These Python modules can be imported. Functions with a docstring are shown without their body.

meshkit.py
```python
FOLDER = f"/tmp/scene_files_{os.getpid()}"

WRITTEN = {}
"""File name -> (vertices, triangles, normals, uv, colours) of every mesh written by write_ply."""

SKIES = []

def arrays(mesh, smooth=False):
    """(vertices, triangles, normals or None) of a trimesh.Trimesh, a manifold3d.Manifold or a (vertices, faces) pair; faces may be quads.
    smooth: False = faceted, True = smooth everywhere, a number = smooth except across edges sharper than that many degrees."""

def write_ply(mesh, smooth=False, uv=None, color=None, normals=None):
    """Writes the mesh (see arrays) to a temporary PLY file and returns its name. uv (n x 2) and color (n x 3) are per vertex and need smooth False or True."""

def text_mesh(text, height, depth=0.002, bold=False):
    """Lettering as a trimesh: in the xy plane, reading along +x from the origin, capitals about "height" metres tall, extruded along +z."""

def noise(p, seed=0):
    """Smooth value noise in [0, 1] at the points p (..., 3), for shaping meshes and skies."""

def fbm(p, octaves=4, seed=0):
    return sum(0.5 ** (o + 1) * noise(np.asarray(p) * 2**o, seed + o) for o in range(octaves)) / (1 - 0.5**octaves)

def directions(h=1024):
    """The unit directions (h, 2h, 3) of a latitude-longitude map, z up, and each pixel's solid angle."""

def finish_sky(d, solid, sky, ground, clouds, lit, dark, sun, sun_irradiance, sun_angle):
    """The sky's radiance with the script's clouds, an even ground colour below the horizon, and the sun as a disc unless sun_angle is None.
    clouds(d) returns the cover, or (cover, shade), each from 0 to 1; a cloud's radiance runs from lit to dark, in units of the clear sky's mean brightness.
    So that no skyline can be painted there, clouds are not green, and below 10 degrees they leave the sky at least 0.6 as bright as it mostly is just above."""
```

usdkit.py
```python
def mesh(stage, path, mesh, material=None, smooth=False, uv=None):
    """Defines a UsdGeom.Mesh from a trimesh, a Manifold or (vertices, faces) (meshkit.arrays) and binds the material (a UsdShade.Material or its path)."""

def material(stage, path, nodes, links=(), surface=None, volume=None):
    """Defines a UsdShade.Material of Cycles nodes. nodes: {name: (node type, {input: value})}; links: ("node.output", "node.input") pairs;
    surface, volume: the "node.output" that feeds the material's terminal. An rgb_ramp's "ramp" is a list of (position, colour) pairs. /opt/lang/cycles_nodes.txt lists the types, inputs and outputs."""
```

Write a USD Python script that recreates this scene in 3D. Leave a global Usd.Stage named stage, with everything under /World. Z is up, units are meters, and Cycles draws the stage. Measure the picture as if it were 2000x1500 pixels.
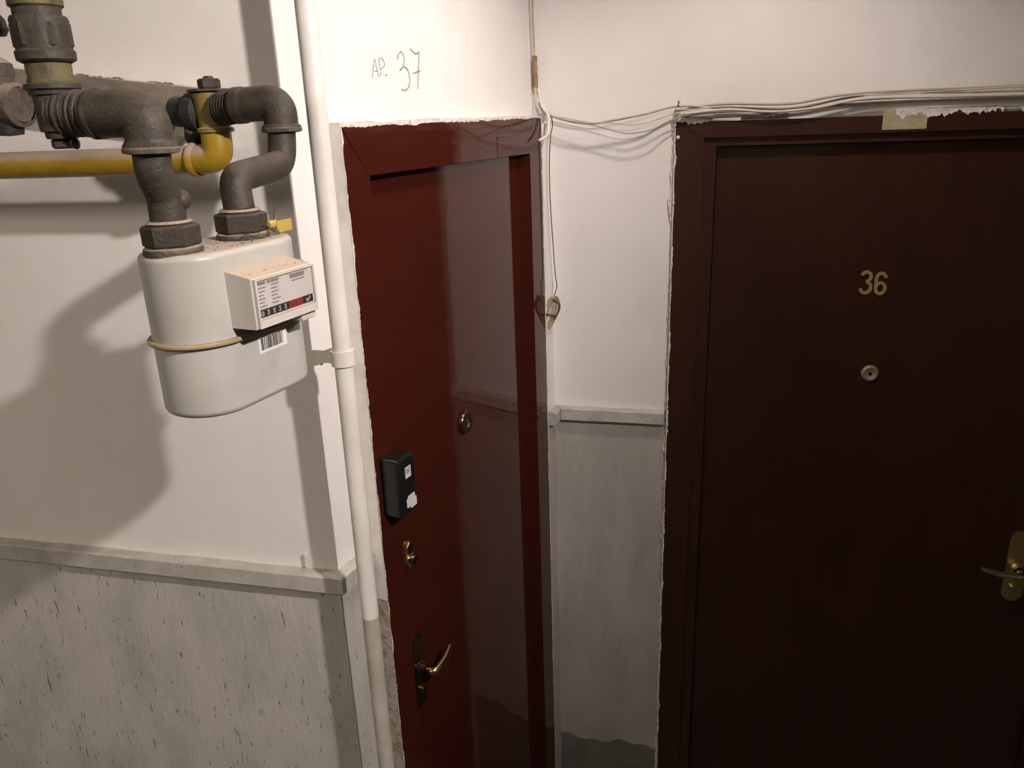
import math, random
import numpy as np, trimesh
import usdkit, meshkit
from pxr import Usd, UsdGeom, UsdShade, UsdLux, Gf, Sdf, Vt
from trimesh.creation import triangulate_polygon
from shapely.geometry import Polygon, LineString, box as sbox
from shapely.ops import unary_union
from shapely import affinity

random.seed(7)
rng = np.random.default_rng(7)
A = np.array
stage = Usd.Stage.CreateInMemory()
UsdGeom.SetStageUpAxis(stage, 'Z')
UsdGeom.SetStageMetersPerUnit(stage, 1.0)
UsdGeom.Xform.Define(stage, '/World')
UsdGeom.Scope.Define(stage, '/World/Looks')

# ------------------------------------------------------------------ camera, light, exposure
EXPOSURE = 0.0
LAMP_A = A([1.04, -0.757, 2.51])      # unseen lamp, placed to light the meter wall and cast its shadows
AIM_A = A([-0.85, 0.53, -0.49])
SPOT_HALF = 32.0
LAMP_B = A([0.60, 0.25, 2.66])        # unseen weak bulb, placed to light the door walls and shadow the cables
BULB_A, BULB_B = 5250.0, 410.0        # radiance of the glass
FILL_PANEL = 9.0                            # added fill light behind the camera, lifts the shadows on the left wall
WARM_A, WARM_B = (1.0, 0.895, 0.84), (1.0, 0.885, 0.82)
CAM_POS = A([0.5276, -0.9774, 2.1])
CAM_R = A([[0.9739, 0.0394, -0.2236], [0.2243, -0.3205, 0.9203], [-0.0354, -0.9464, -0.3210]])  # columns: right, down, forward
cam = UsdGeom.Camera.Define(stage, '/World/camera')
cam.CreateProjectionAttr('perspective')
cam.CreateHorizontalApertureAttr(36.0)
cam.CreateVerticalApertureAttr(27.0)
cam.CreateFocalLengthAttr(36.0 * 1543.86 / 2000)
cam.CreateClippingRangeAttr(Gf.Vec2f(0.02, 100))
cam.CreateExposureAttr(EXPOSURE)
_r, _d, _f = CAM_R[:, 0], CAM_R[:, 1], CAM_R[:, 2]
_r = _r / np.linalg.norm(_r); _f = _f - _r * (_f @ _r); _f /= np.linalg.norm(_f); _up = np.cross(_r, _f)
M = Gf.Matrix4d(*[float(x) for x in (*_r, 0, *_up, 0, *(-_f), 0, *CAM_POS, 1)])
cam.AddTransformOp().Set(M)

# ------------------------------------------------------------------ places of the three walls
# left wall: plane y = 0 (x < 0).  middle wall: from the corner (0,0) along U2, its face looks along N2.  back wall: plane y = Q[1].
T2 = math.radians(77.5655)
U2, N2 = A([math.cos(T2), math.sin(T2), 0]), A([math.sin(T2), -math.cos(T2), 0])
Q = A([0.1707, 0.7744, 0.0])
YB = Q[1]
CEIL = 2.9
ZT = 1.4404      # top of the dado rail


def P2(a, o, z):
    """a point of the middle wall: a metres from the corner, o metres in front of it, z up"""
    return U2 * a + N2 * o + A([0, 0, z])


def to2(m):
    """a mesh in (a, o, z) coordinates of the middle wall -> world"""
    v = np.asarray(m.vertices); m = m.copy()
    m.vertices = v[:, :1] * U2 + v[:, 1:2] * N2 + v[:, 2:] * A([0, 0, 1]); m.invert()
    return m


def toB(m):
    """a mesh in (x, o, z) coordinates of the back wall -> world"""
    v = np.asarray(m.vertices); m = m.copy()
    m.vertices = np.stack([v[:, 0], YB - v[:, 1], v[:, 2]], 1); m.invert()
    return m


def toL(m):
    v = np.asarray(m.vertices); m = m.copy()
    m.vertices = np.stack([v[:, 0], -v[:, 1], v[:, 2]], 1); m.invert()
    return m


# ------------------------------------------------------------------ helpers
used = {}


def numbered(parent, name):
    k = used.get((parent, name), 0)
    used[(parent, name)] = k + 1
    return name if k == 0 else f'{name}_{k:03d}'


def pathof(parent):
    return '/World' if parent is None else str(parent.GetPath())


def tag(prim, label=None, cat=None, group=None, kind=None):
    for k, v in (('label', label), ('category', cat), ('group', group), ('kind', kind)):
        if v:
            prim.SetCustomDataByKey(k, v)
    return prim


def obj(name, mesh, mat, parent=None, smooth=35, label=None, cat=None, group=None, kind=None):
    pp = pathof(parent)
    m = usdkit.mesh(stage, f'{pp}/{numbered(pp, name)}', mesh, mat, smooth=smooth)
    return tag(m.GetPrim(), label, cat, group, kind)


def thing(name, label, cat, loc=(0, 0, 0), group=None, kind=None):
    x = UsdGeom.Xform.Define(stage, f'/World/{numbered("/World", name)}')
    if any(loc):
        x.AddTranslateOp().Set(Gf.Vec3d(*map(float, loc)))
    return tag(x.GetPrim(), label, cat, group, kind)


def cat_(*ms):
    return trimesh.util.concatenate([m for m in ms if m is not None])


def bx(x0, x1, y0, y1, z0, z1, bev=0.0):
    """box, optionally with rounded vertical-and-horizontal edges"""
    if bev <= 0:
        m = trimesh.creation.box([x1 - x0, y1 - y0, z1 - z0])
        m.apply_translation([(x0 + x1) / 2, (y0 + y1) / 2, (z0 + z1) / 2])
        return m
    pts = []
    for sx, xx in ((1, x0), (-1, x1)):
        for sy, yy in ((1, y0), (-1, y1)):
            for sz, zz in ((1, z0), (-1, z1)):
                k = 0.35
                for d in ((1, k, k), (k, 1, k), (k, k, 1), (1, 1, 0), (1, 0, 1), (0, 1, 1)):
                    w = A(d) if max(d) == 1 and min(d) > 0 else A(d)
                    pts.append([xx + sx * bev * w[0], yy + sy * bev * w[1], zz + sz * bev * w[2]])
    # chamfer: keep the three inset corners only
    pts = []
    for sx, xx in ((1, x0), (-1, x1)):
        for sy, yy in ((1, y0), (-1, y1)):
            for sz, zz in ((1, z0), (-1, z1)):
                for d in ((0, 1, 1), (1, 0, 1), (1, 1, 0), (.3, .3, .65), (.3, .65, .3), (.65, .3, .3)):
                    pts.append([xx + sx * bev * d[0], yy + sy * bev * d[1], zz + sz * bev * d[2]])
    return trimesh.convex.convex_hull(np.array(pts))


def frame_of(t):
    t = t / np.linalg.norm(t)
    a = np.cross(t, [0, 0, 1.0] if abs(t[2]) < 0.9 else [1.0, 0, 0]); a /= np.linalg.norm(a)
    return a, np.cross(t, a)


def sweep(path, radii, seg=20, caps=True):
    """tube along a path with parallel transport; radii one number or one per point"""
    p = np.asarray(path, float); n = len(p)
    r = np.broadcast_to(np.asarray(radii, float), (n,))
    t = np.gradient(p, axis=0); t /= np.linalg.norm(t, axis=1, keepdims=True) + 1e-12
    a, b = frame_of(t[0]); rings = []
    ang = np.arange(seg) * 2 * np.pi / seg
    for i in range(n):
        a = a - t[i] * (a @ t[i]); a /= np.linalg.norm(a); b = np.cross(t[i], a)
        rings.append(p[i] + r[i] * (np.cos(ang)[:, None] * a + np.sin(ang)[:, None] * b))
    v = np.vstack(rings); f = []
    for i in range(n - 1):
        for j in range(seg):
            k = (j + 1) % seg
            f += [[i * seg + j, i * seg + k, (i + 1) * seg + k], [i * seg + j, (i + 1) * seg + k, (i + 1) * seg + j]]
    if caps:
        v = np.vstack([v, p[0], p[-1]]); c0, c1 = len(v) - 2, len(v) - 1
        for j in range(seg):
            k = (j + 1) % seg
            f += [[c0, k, j], [c1, (n - 1) * seg + j, (n - 1) * seg + k]]
    m = trimesh.Trimesh(v, f, process=False)
    return m


def smoothpath(pts, n=8):
    """Catmull-Rom through the points"""
    p = [A(q, float) for q in pts]
    p = [2 * p[0] - p[1]] + p + [2 * p[-1] - p[-2]]
    out = []
    for i in range(1, len(p) - 2):
        for s in np.linspace(0, 1, n, endpoint=False):
            a, b, c, d = p[i - 1:i + 3]
            out.append(0.5 * (2 * b + (c - a) * s + (2 * a - 5 * b + 4 * c - d) * s * s + (3 * b - a - 3 * c + d) * s ** 3))
    out.append(p[-2])
    return np.array(out)


def fillet(pts, rads, n=8):
    """polyline with rounded corners"""
    pts = [A(q, float) for q in pts]; out = [pts[0]]
    for i in range(1, len(pts) - 1):
        a, b, c = pts[i - 1], pts[i], pts[i + 1]
        d0, d1 = (a - b), (c - b); l0, l1 = np.linalg.norm(d0), np.linalg.norm(d1); d0 /= l0; d1 /= l1
        th = math.acos(np.clip(d0 @ d1, -1, 1)); r = rads[i - 1] if np.ndim(rads) else rads
        tl = min(r / math.tan(th / 2), l0 * .49, l1 * .49); s, e = b + d0 * tl, b + d1 * tl
        for t in np.linspace(0, 1, n):
            out.append((1 - t) ** 2 * s + 2 * t * (1 - t) * b + t * t * e)
    out.append(pts[-1])
    return np.array(out)


def resample(path, step):
    p = np.asarray(path, float); d = np.r_[0, np.cumsum(np.linalg.norm(np.diff(p, axis=0), axis=1))]
    s = np.linspace(0, d[-1], max(2, int(d[-1] / step) + 1))
    return np.stack([np.interp(s, d, p[:, i]) for i in range(3)], 1)


def lathe(profile, base, axis, seg=24):
    """profile: (radius, height) pairs; turned about axis from base"""
    prof = [(max(r, 1e-5), h) for r, h in profile]
    base, axis = A(base, float), A(axis, float) / np.linalg.norm(axis)
    a, b = frame_of(axis); ang = np.arange(seg) * 2 * np.pi / seg; v = []
    for r, h in prof:
        v.append(base + axis * h + r * (np.cos(ang)[:, None] * a + np.sin(ang)[:, None] * b))
    v = np.vstack(v); f = []
    for i in range(len(prof) - 1):
        for j in range(seg):
            k = (j + 1) % seg
            f += [[i * seg + j, i * seg + k, (i + 1) * seg + k], [i * seg + j, (i + 1) * seg + k, (i + 1) * seg + j]]
    m = trimesh.Trimesh(v, f, process=False)
    m.fix_normals()
    return m


def hexnut(base, axis, r, h, ch=0.002):
    return lathe([(0, 0), (r - ch, 0), (r, ch), (r, h - ch), (r - ch, h), (0, h)], base, axis, 6)


def extrude(poly, h):
    return trimesh.creation.extrude_polygon(poly, h)


def place(m, o, ex, ey, ez):
    """mesh in local axes -> world"""
    v = np.asarray(m.vertices); m = m.copy()
    ex, ey, ez = A(ex, float), A(ey, float), A(ez, float)
    m.vertices = A(o, float) + v[:, :1] * ex + v[:, 1:2] * ey + v[:, 2:] * ez
    if np.dot(np.cross(ex, ey), ez) < 0:
        m.invert()
    return m


def strokes(lines, w, h=0.0006):
    """flat pen strokes in the xy plane, h thick"""
    shp = unary_union([LineString(l).buffer(w / 2 if np.ndim(w) == 0 else w[i] / 2, quad_segs=3) for i, l in enumerate(lines)])
    gs = shp.geoms if hasattr(shp, 'geoms') else [shp]
    return cat_(*[extrude(g, h) for g in gs])


def rough(m, amp, scale, seed=0):
    """push vertices along their normals by noise"""
    m = m.copy(); v = np.asarray(m.vertices)
    n = meshkit.noise((v + seed * 3.7) * scale) if hasattr(meshkit, 'noise') else rng.normal(size=len(v))
    m.vertices = v + m.vertex_normals * (np.asarray(n).reshape(-1, 1)) * amp
    return m


def ragged(x0, x1, step, w, amp, seed):
    """outline of a ragged strip along x: width w +- amp"""
    r = np.random.default_rng(seed); n = int((x1 - x0) / step) + 1
    xs = np.linspace(x0, x1, n); g = r.normal(size=n); g = np.convolve(g, [.25, .5, .25], 'same') + .5 * r.normal(size=n)
    lo = np.convolve(r.normal(size=n), np.ones(9) / 3, 'same')
    ys = np.clip(w + amp * (.6 * g + lo), 0.0004, None)
    p = Polygon(list(zip(xs, ys)) + [(x1, -0.002), (x0, -0.002)]).buffer(0)
    if w > .003:
        p = p.buffer(-.0006).buffer(.0012).buffer(-.0006)
        p = max(p.geoms, key=lambda g_: g_.area) if hasattr(p, 'geoms') else p
    return p


# ------------------------------------------------------------------ materials
def lin(r, g, b):
    return tuple(((c / 255) / 12.92 if c / 255 <= 0.04045 else ((c / 255 + 0.055) / 1.055) ** 2.4) for c in (r, g, b))


def mat(name, col, rough_=0.5, col2=None, scale=(8, 8, 8), thr=(0.4, 0.65), detail=4, bump=0.0, bscale=(60, 60, 60), bdist=0.002, bdetail=3,
        metallic=0.0, spec=0.5, dust=None, dustlo=0.25, dusthi=0.8, dustscale=40, spots=None, coat=0.0, extra=None):
    n = {'geo': ('geometry', {}), 'p': ('principled_bsdf', {'roughness': rough_, 'metallic': metallic, 'specular_ior_level': spec, 'coat_weight': coat, 'coat_roughness': 0.06})}
    l = []
    cur = None
    if col2 is not None:
        n['m1'] = ('mapping', {'scale': scale}); n['n1'] = ('noise_texture', {'scale': 1.0, 'detail': float(detail), 'roughness': 0.6})
        n['r1'] = ('map_range', {'from_min': thr[0], 'from_max': thr[1], 'to_min': 0.0, 'to_max': 1.0, 'clamp': True})
        n['x1'] = ('mix_color', {'a': col, 'b': col2})
        l += [('geo.position', 'm1.vector'), ('m1.vector', 'n1.vector'), ('n1.fac', 'r1.value'), ('r1.result', 'x1.fac')]
        cur = 'x1.result'
    if spots is not None:
        scol, sscale, slo, shi = spots
        n['ms'] = ('mapping', {'scale': sscale}); n['ns'] = ('noise_texture', {'scale': 1.0, 'detail': 2.0, 'roughness': 0.5})
        n['rs'] = ('map_range', {'from_min': slo, 'from_max': shi, 'to_min': 0.0, 'to_max': 1.0, 'clamp': True})
        n['xs'] = ('mix_color', {'a': col, 'b': scol})
        l += [('geo.position', 'ms.vector'), ('ms.vector', 'ns.vector'), ('ns.fac', 'rs.value'), ('rs.result', 'xs.fac')]
        if cur:
            l.append((cur, 'xs.a'))
        cur = 'xs.result'
    if dust is not None:
        n['sn'] = ('separate_xyz', {}); n['nd'] = ('noise_texture', {'scale': float(dustscale), 'detail': 3.0, 'roughness': 0.6})
        n['ad'] = ('math', {'math_type': 'multiply_add', 'value2': 0.9, 'value3': -0.45})
        n['sm'] = ('math', {'math_type': 'add'})
        n['rd'] = ('map_range', {'from_min': dustlo, 'from_max': dusthi, 'to_min': 0.0, 'to_max': 1.0, 'clamp': True})
        n['xd'] = ('mix_color', {'a': col, 'b': dust})
        l += [('geo.normal', 'sn.vector'), ('geo.position', 'nd.vector'), ('nd.fac', 'ad.value1'), ('sn.z', 'sm.value1'), ('ad.value', 'sm.value2'), ('sm.value', 'rd.value'), ('rd.result', 'xd.fac')]
        if cur:
            l.append((cur, 'xd.a'))
        cur = 'xd.result'
        n['rr'] = ('mix_float', {'a': rough_, 'b': 0.95}); l += [('rd.result', 'rr.fac'), ('rr.result', 'p.roughness')]
    if cur:
        l.append((cur, 'p.base_color'))
    else:
        n['p'][1]['base_color'] = col
    if bump:
        n['mb'] = ('mapping', {'scale': bscale}); n['nb'] = ('noise_texture', {'scale': 1.0, 'detail': float(bdetail), 'roughness': 0.55})
        n['b'] = ('bump', {'strength': bump, 'distance': bdist})
        l += [('geo.position', 'mb.vector'), ('mb.vector', 'nb.vector'), ('nb.fac', 'b.height'), ('b.normal', 'p.normal')]
    return usdkit.material(stage, f'/World/Looks/{name}', n, l, surface='p.BSDF')


W = {}
W['wall_paint'] = mat('wall_paint', (0.80, 0.765, 0.74), 0.7, col2=(0.75, 0.715, 0.685), scale=(3, 3, 2), bump=0.22, bscale=(26, 26, 20), bdist=0.004, bdetail=5, spec=0.3)
W['dado_paint'] = mat('dado_paint', (0.52, 0.495, 0.45), 0.6, col2=(0.37, 0.36, 0.32), scale=(9, 9, 5), thr=(0.42, 0.72), detail=6, bump=0.4,
                      bscale=(200, 200, 36), bdist=0.003, bdetail=5, spec=0.35, spots=((0.11, 0.10, 0.075), (240, 240, 40), 0.665, 0.74))
W['dado_back'] = mat('dado_back', (0.44, 0.415, 0.375), 0.5, col2=(0.34, 0.325, 0.29), scale=(12, 12, 3), thr=(0.42, 0.7), detail=6, bump=0.45,
                     bscale=(110, 110, 30), bdist=0.003, bdetail=4, spec=0.4)
W['rail_paint'] = mat('rail_paint', (0.50, 0.475, 0.43), 0.55, col2=(0.40, 0.38, 0.34), scale=(24, 24, 24), bump=0.25, bscale=(60, 60, 60), bdist=0.002,
                      spots=((0.12, 0.11, 0.09), (150, 150, 150), 0.70, 0.74))
W['skirting'] = mat('skirting', (0.13, 0.14, 0.12), 0.6, col2=(0.18, 0.18, 0.15), scale=(20, 20, 20), bump=0.3)
W['gloss_door'] = mat('gloss_door', (0.052, 0.0105, 0.0060), 0.06, col2=(0.046, 0.009, 0.0055), scale=(6, 6, 30), bump=0.015, bscale=(14, 14, 9), bdist=0.004, bdetail=2, spec=0.5)
W['satin_door'] = mat('satin_door', (0.036, 0.0125, 0.0068), 0.30, col2=(0.030, 0.010, 0.0056), scale=(30, 30, 3), bump=0.05, bscale=(150, 150, 8), bdist=0.002, spec=0.4)
W['white_paint'] = mat('white_paint', (0.74, 0.70, 0.66), 0.55, col2=(0.64, 0.60, 0.55), scale=(30, 30, 30), bump=0.3, bscale=(90, 90, 90), bdist=0.002)
W['raw_plaster'] = mat('raw_plaster', (0.68, 0.64, 0.60), 0.85, col2=(0.36, 0.31, 0.24), scale=(70, 70, 70), thr=(0.5, 0.72), bump=0.8, bscale=(160, 160, 160), bdist=0.003)
W['grey_plaster'] = mat('grey_plaster', (0.33, 0.30, 0.25), 0.85, col2=(0.16, 0.12, 0.07), scale=(60, 60, 60), thr=(0.45, 0.7), bump=0.8, bscale=(160, 160, 160), bdist=0.003)
W['conduit_white'] = mat('conduit_white', (0.74, 0.70, 0.66), 0.35, col2=(0.66, 0.62, 0.57), scale=(14, 14, 14), bump=0.12, bscale=(60, 60, 30))
W['conduit_grey'] = mat('conduit_grey', (0.47, 0.44, 0.38), 0.40, col2=(0.38, 0.36, 0.30), scale=(30, 30, 20), bump=0.2, bscale=(60, 60, 30))
W['iron'] = mat('iron', (0.038, 0.029, 0.018), 0.62, col2=(0.024, 0.018, 0.012), scale=(60, 60, 60), bump=0.5, bscale=(240, 240, 240), bdist=0.002,
                dust=(0.125, 0.095, 0.07), dustlo=0.5, dusthi=1.3)
W['iron_dusty'] = mat('iron_dusty', (0.085, 0.065, 0.045), 0.75, col2=(0.04, 0.03, 0.02), scale=(80, 80, 80), bump=0.7, bscale=(260, 260, 260), bdist=0.003,
                      dust=(0.34, 0.27, 0.22), dustlo=0.1, dusthi=0.8)
W['iron_yellow'] = mat('iron_yellow', (0.11, 0.085, 0.030), 0.65, col2=(0.05, 0.038, 0.022), scale=(70, 70, 70), bump=0.5, bscale=(240, 240, 240), dust=(0.20, 0.16, 0.12), dustlo=0.4, dusthi=1.2)
W['black_iron'] = mat('black_iron', (0.012, 0.010, 0.008), 0.7, bump=0.6, bscale=(150, 150, 150), dust=(0.13, 0.10, 0.085), dustlo=0.5, dusthi=1.2)
W['yellow_paint'] = mat('yellow_paint', (0.30, 0.19, 0.010), 0.42, col2=(0.25, 0.155, 0.010), scale=(40, 40, 40), bump=0.15, bscale=(80, 80, 80),
                        dust=(0.34, 0.26, 0.19), dustlo=0.15, dusthi=0.5, spots=((0.05, 0.03, 0.01), (60, 60, 60), 0.73, 0.76))
W['yellow_dull'] = mat('yellow_dull', (0.235, 0.165, 0.040), 0.5, col2=(0.18, 0.125, 0.035), scale=(60, 60, 60), bump=0.2, bscale=(90, 90, 90), dust=(0.34, 0.27, 0.20), dustlo=0.3, dusthi=0.9)
W['beam_wood'] = mat('beam_wood', (0.25, 0.205, 0.17), 0.8, col2=(0.17, 0.135, 0.11), scale=(20, 60, 60), bump=0.6, bscale=(60, 120, 120), dust=(0.62, 0.54, 0.48), dustlo=0.4, dusthi=0.9)
W['crumb'] = mat('crumb', (0.22, 0.165, 0.12), 0.9)
W['zinc'] = mat('zinc', (0.35, 0.33, 0.30), 0.5, metallic=0.6)
W['meter_case'] = mat('meter_case', (0.41, 0.395, 0.365), 0.42, col2=(0.38, 0.365, 0.335), scale=(20, 20, 20), bump=0.04, bscale=(60, 60, 60),
                      dust=(0.46, 0.37, 0.29), dustlo=0.55, dusthi=1.1, dustscale=60)
W['meter_seam'] = mat('meter_seam', (0.37, 0.29, 0.17), 0.6, col2=(0.28, 0.20, 0.10), scale=(50, 50, 50), bump=0.3, bscale=(150, 150, 150))
W['meter_index'] = mat('meter_index', (0.50, 0.475, 0.44), 0.38, bump=0.04, bscale=(100, 100, 100), dust=(0.50, 0.39, 0.30), dustlo=0.45, dusthi=1.0, dustscale=60)
W['dial_plate'] = mat('dial_plate', (0.66, 0.63, 0.62), 0.4)
W['print_grey'] = mat('print_grey', (0.25, 0.235, 0.235), 0.6)
W['print_black'] = mat('print_black', (0.02, 0.02, 0.02), 0.5)
W['print_red'] = mat('print_red', (0.28, 0.035, 0.030), 0.45)
W['print_white'] = mat('print_white', (0.62, 0.60, 0.58), 0.5)
W['paper'] = mat('paper', (0.66, 0.63, 0.60), 0.7)
W['old_paper'] = mat('old_paper', (0.40, 0.345, 0.22), 0.75, col2=(0.33, 0.28, 0.17), scale=(60, 60, 60), bump=0.15)
W['pencil'] = mat('pencil', (0.20, 0.17, 0.165), 0.7, col2=(0.42, 0.38, 0.36), scale=(160, 160, 160), thr=(0.45, 0.6))
W['black_plastic'] = mat('black_plastic', (0.007, 0.0075, 0.007), 0.28, bump=0.03, bscale=(300, 300, 300))
W['sticker'] = mat('sticker', (0.62, 0.60, 0.60), 0.45)
W['brass'] = mat('brass', (0.55, 0.40, 0.16), 0.22, metallic=1.0)
W['brass_dull'] = mat('brass_dull', (0.42, 0.33, 0.14), 0.38, metallic=0.9, bump=0.1, bscale=(200, 200, 200))
W['chrome'] = mat('chrome', (0.72, 0.68, 0.58), 0.12, metallic=1.0)
W['dark_bronze'] = mat('dark_bronze', (0.10, 0.06, 0.035), 0.25, metallic=0.9)
W['worn_brass'] = mat('worn_brass', (0.36, 0.29, 0.19), 0.5, metallic=0.5)
W['digit_brass'] = mat('digit_brass', (0.52, 0.38, 0.17), 0.45, metallic=0.55)
W['strand_tan'] = mat('strand_tan', (0.36, 0.25, 0.15), 0.6)
W['strand_pale'] = mat('strand_pale', (0.52, 0.42, 0.31), 0.6)
W['dark_lens'] = mat('dark_lens', (0.01, 0.008, 0.006), 0.08)
W['cable_beige'] = mat('cable_beige', (0.46, 0.37, 0.28), 0.55, col2=(0.36, 0.28, 0.20), scale=(50, 50, 50))
W['cable_white'] = mat('cable_white', (0.56, 0.49, 0.43), 0.5)
W['cable_grey'] = mat('cable_grey', (0.36, 0.33, 0.29), 0.55)
W['cable_dark'] = mat('cable_dark', (0.07, 0.05, 0.035), 0.6)
W['tape_brown'] = mat('tape_brown', (0.30, 0.20, 0.10), 0.6, col2=(0.12, 0.08, 0.06), scale=(30, 30, 60))
W['yellow_tag'] = mat('yellow_tag', (0.42, 0.29, 0.075), 0.35)
W['clear_plastic'] = usdkit.material(stage, '/World/Looks/clear_plastic', {'t': ('transparent_bsdf', {'color': (0.95, 0.94, 0.93)}), 'g': ('glossy_bsdf', {'color': (1, 1, 1), 'roughness': 0.1}),
                                     'f': ('layer_weight', {'blend': 0.5}), 'k': ('math', {'math_type': 'power', 'value2': 4.0}), 'k2': ('math', {'math_type': 'multiply_add', 'value2': 0.6, 'value3': 0.05}), 'm': ('mix_closure', {})},
                                     [('f.facing', 'k.value1'), ('k.value', 'k2.value1'), ('k2.value', 'm.fac'), ('t.BSDF', 'm.closure1'), ('g.BSDF', 'm.closure2')], surface='m.closure')
W['steel_wire'] = mat('steel_wire', (0.10, 0.09, 0.08), 0.4, metallic=0.8)
W['floor_tile'] = mat('floor_tile', (0.10, 0.09, 0.075), 0.5, col2=(0.16, 0.14, 0.12), scale=(60, 60, 60), bump=0.1)
W['ceiling_paint'] = mat('ceiling_paint', (0.62, 0.59, 0.55), 0.85)
W['far_wall'] = mat('far_wall', (0.28, 0.26, 0.235), 0.8, bump=0.2, bscale=(26, 26, 20))  # walls out of view, kept dark so the doors reflect little


def bulbmat(name, col, strength):
    return usdkit.material(stage, f'/World/Looks/{name}', {'e': ('emission', {'color': col, 'strength': strength})}, [], surface='e.emission')


W['bulb_a'] = bulbmat('bulb_a', WARM_A, BULB_A)
W['bulb_b'] = bulbmat('bulb_b', WARM_B, BULB_B)
W['fill_panel'] = bulbmat('fill_panel', (1.0, 0.88, 0.74), FILL_PANEL)
W['shade'] = mat('shade', (0.30, 0.28, 0.25), 0.5)

# ------------------------------------------------------------------ the setting
XL, XR, YF = -1.9, 2.2, -2.9
D1A0, D1A1, D1Z = 0.073, 0.755, 2.095       # casing of the door with the pencilled 37 above it
D2X0, D2X1, D2Z = 0.471, 1.42, 2.075        # casing of door 36


def st(name, mesh, m, parent=None, label=None, smooth=False):
    return obj(name, mesh, m, parent, smooth=smooth, label=label, kind='structure' if parent is None else None)


st('floor', bx(XL, XR, YF, YB + .3, -.1, 0), W['floor_tile'], label='unseen dark speckled stone floor of the landing')  # out of view, dark to limit bounced light
st('ceiling', bx(XL, XR, YF, YB + .3, CEIL, CEIL + .1), W['ceiling_paint'], label='plain painted ceiling of the landing')
wl = st('wall_left', bx(XL, 0, 0, 0.3, 0, CEIL), W['wall_paint'], label='white wall behind the gas meter with grey lower half')
obj('lower_paint', toL(bx(XL, 0, -.01, 0.0018, 0.1, ZT - .02)), W['dado_paint'], wl, smooth=False, label='rough grey oil paint with vertical drips and dark specks')
wm = st('wall_middle', to2(cat_(bx(0, D1A0, -.3, 0, 0, CEIL), bx(D1A0, D1A1, -.3, 0, D1Z - .02, CEIL), bx(D1A1, 0.86, -.3, 0, 0, CEIL))), W['wall_paint'],
        label='white wall round the narrow glossy door with pencilled number')
obj('lower_paint', to2(cat_(bx(-.0018, D1A0, -.005, 0.0018, 0.1, ZT - .02))), W['dado_paint'], wm, smooth=False, label='rough grey oil paint beside the glossy door')
obj('plaster_strip', to2(bx(D1A1 - .001, 0.83, -.001, 0.034, 0.0, D1Z - .012, 0.003)), W['wall_paint'], wm, smooth=False)
obj('lower_paint', to2(bx(D1A1, 0.83, .03, 0.0355, 0.1, ZT - .02)), W['dado_back'], wm, smooth=False)
wb = st('wall_back', toB(cat_(bx(.05, D2X0, -.3, 0, 0, CEIL), bx(D2X0, D2X1, -.3, 0, D2Z - .01, CEIL), bx(D2X1, XR, -.3, 0, 0, CEIL))), W['wall_paint'],
        label='white wall round the brown door 36 with grey lower half')
obj('lower_paint', toB(bx(.15, D2X0 - .006, -.01, 0.0018, 0.1, ZT - .02)), W['dado_back'], wb, smooth=False, label='smoother streaky grey oil paint between the doors')
obj('lower_paint', toB(bx(D2X1 + .01, XR, -.01, 0.0018, 0.1, ZT - .02)), W['dado_back'], wb, smooth=False)
st('wall_right', bx(XR, XR + .2, YF, YB + .3, 0, CEIL), W['far_wall'], label='unseen dark wall on the right of the landing')
st('wall_front', bx(XL, XR, YF - .2, YF, 0, CEIL), W['far_wall'], label='unseen dark wall across the landing facing the doors')
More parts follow.
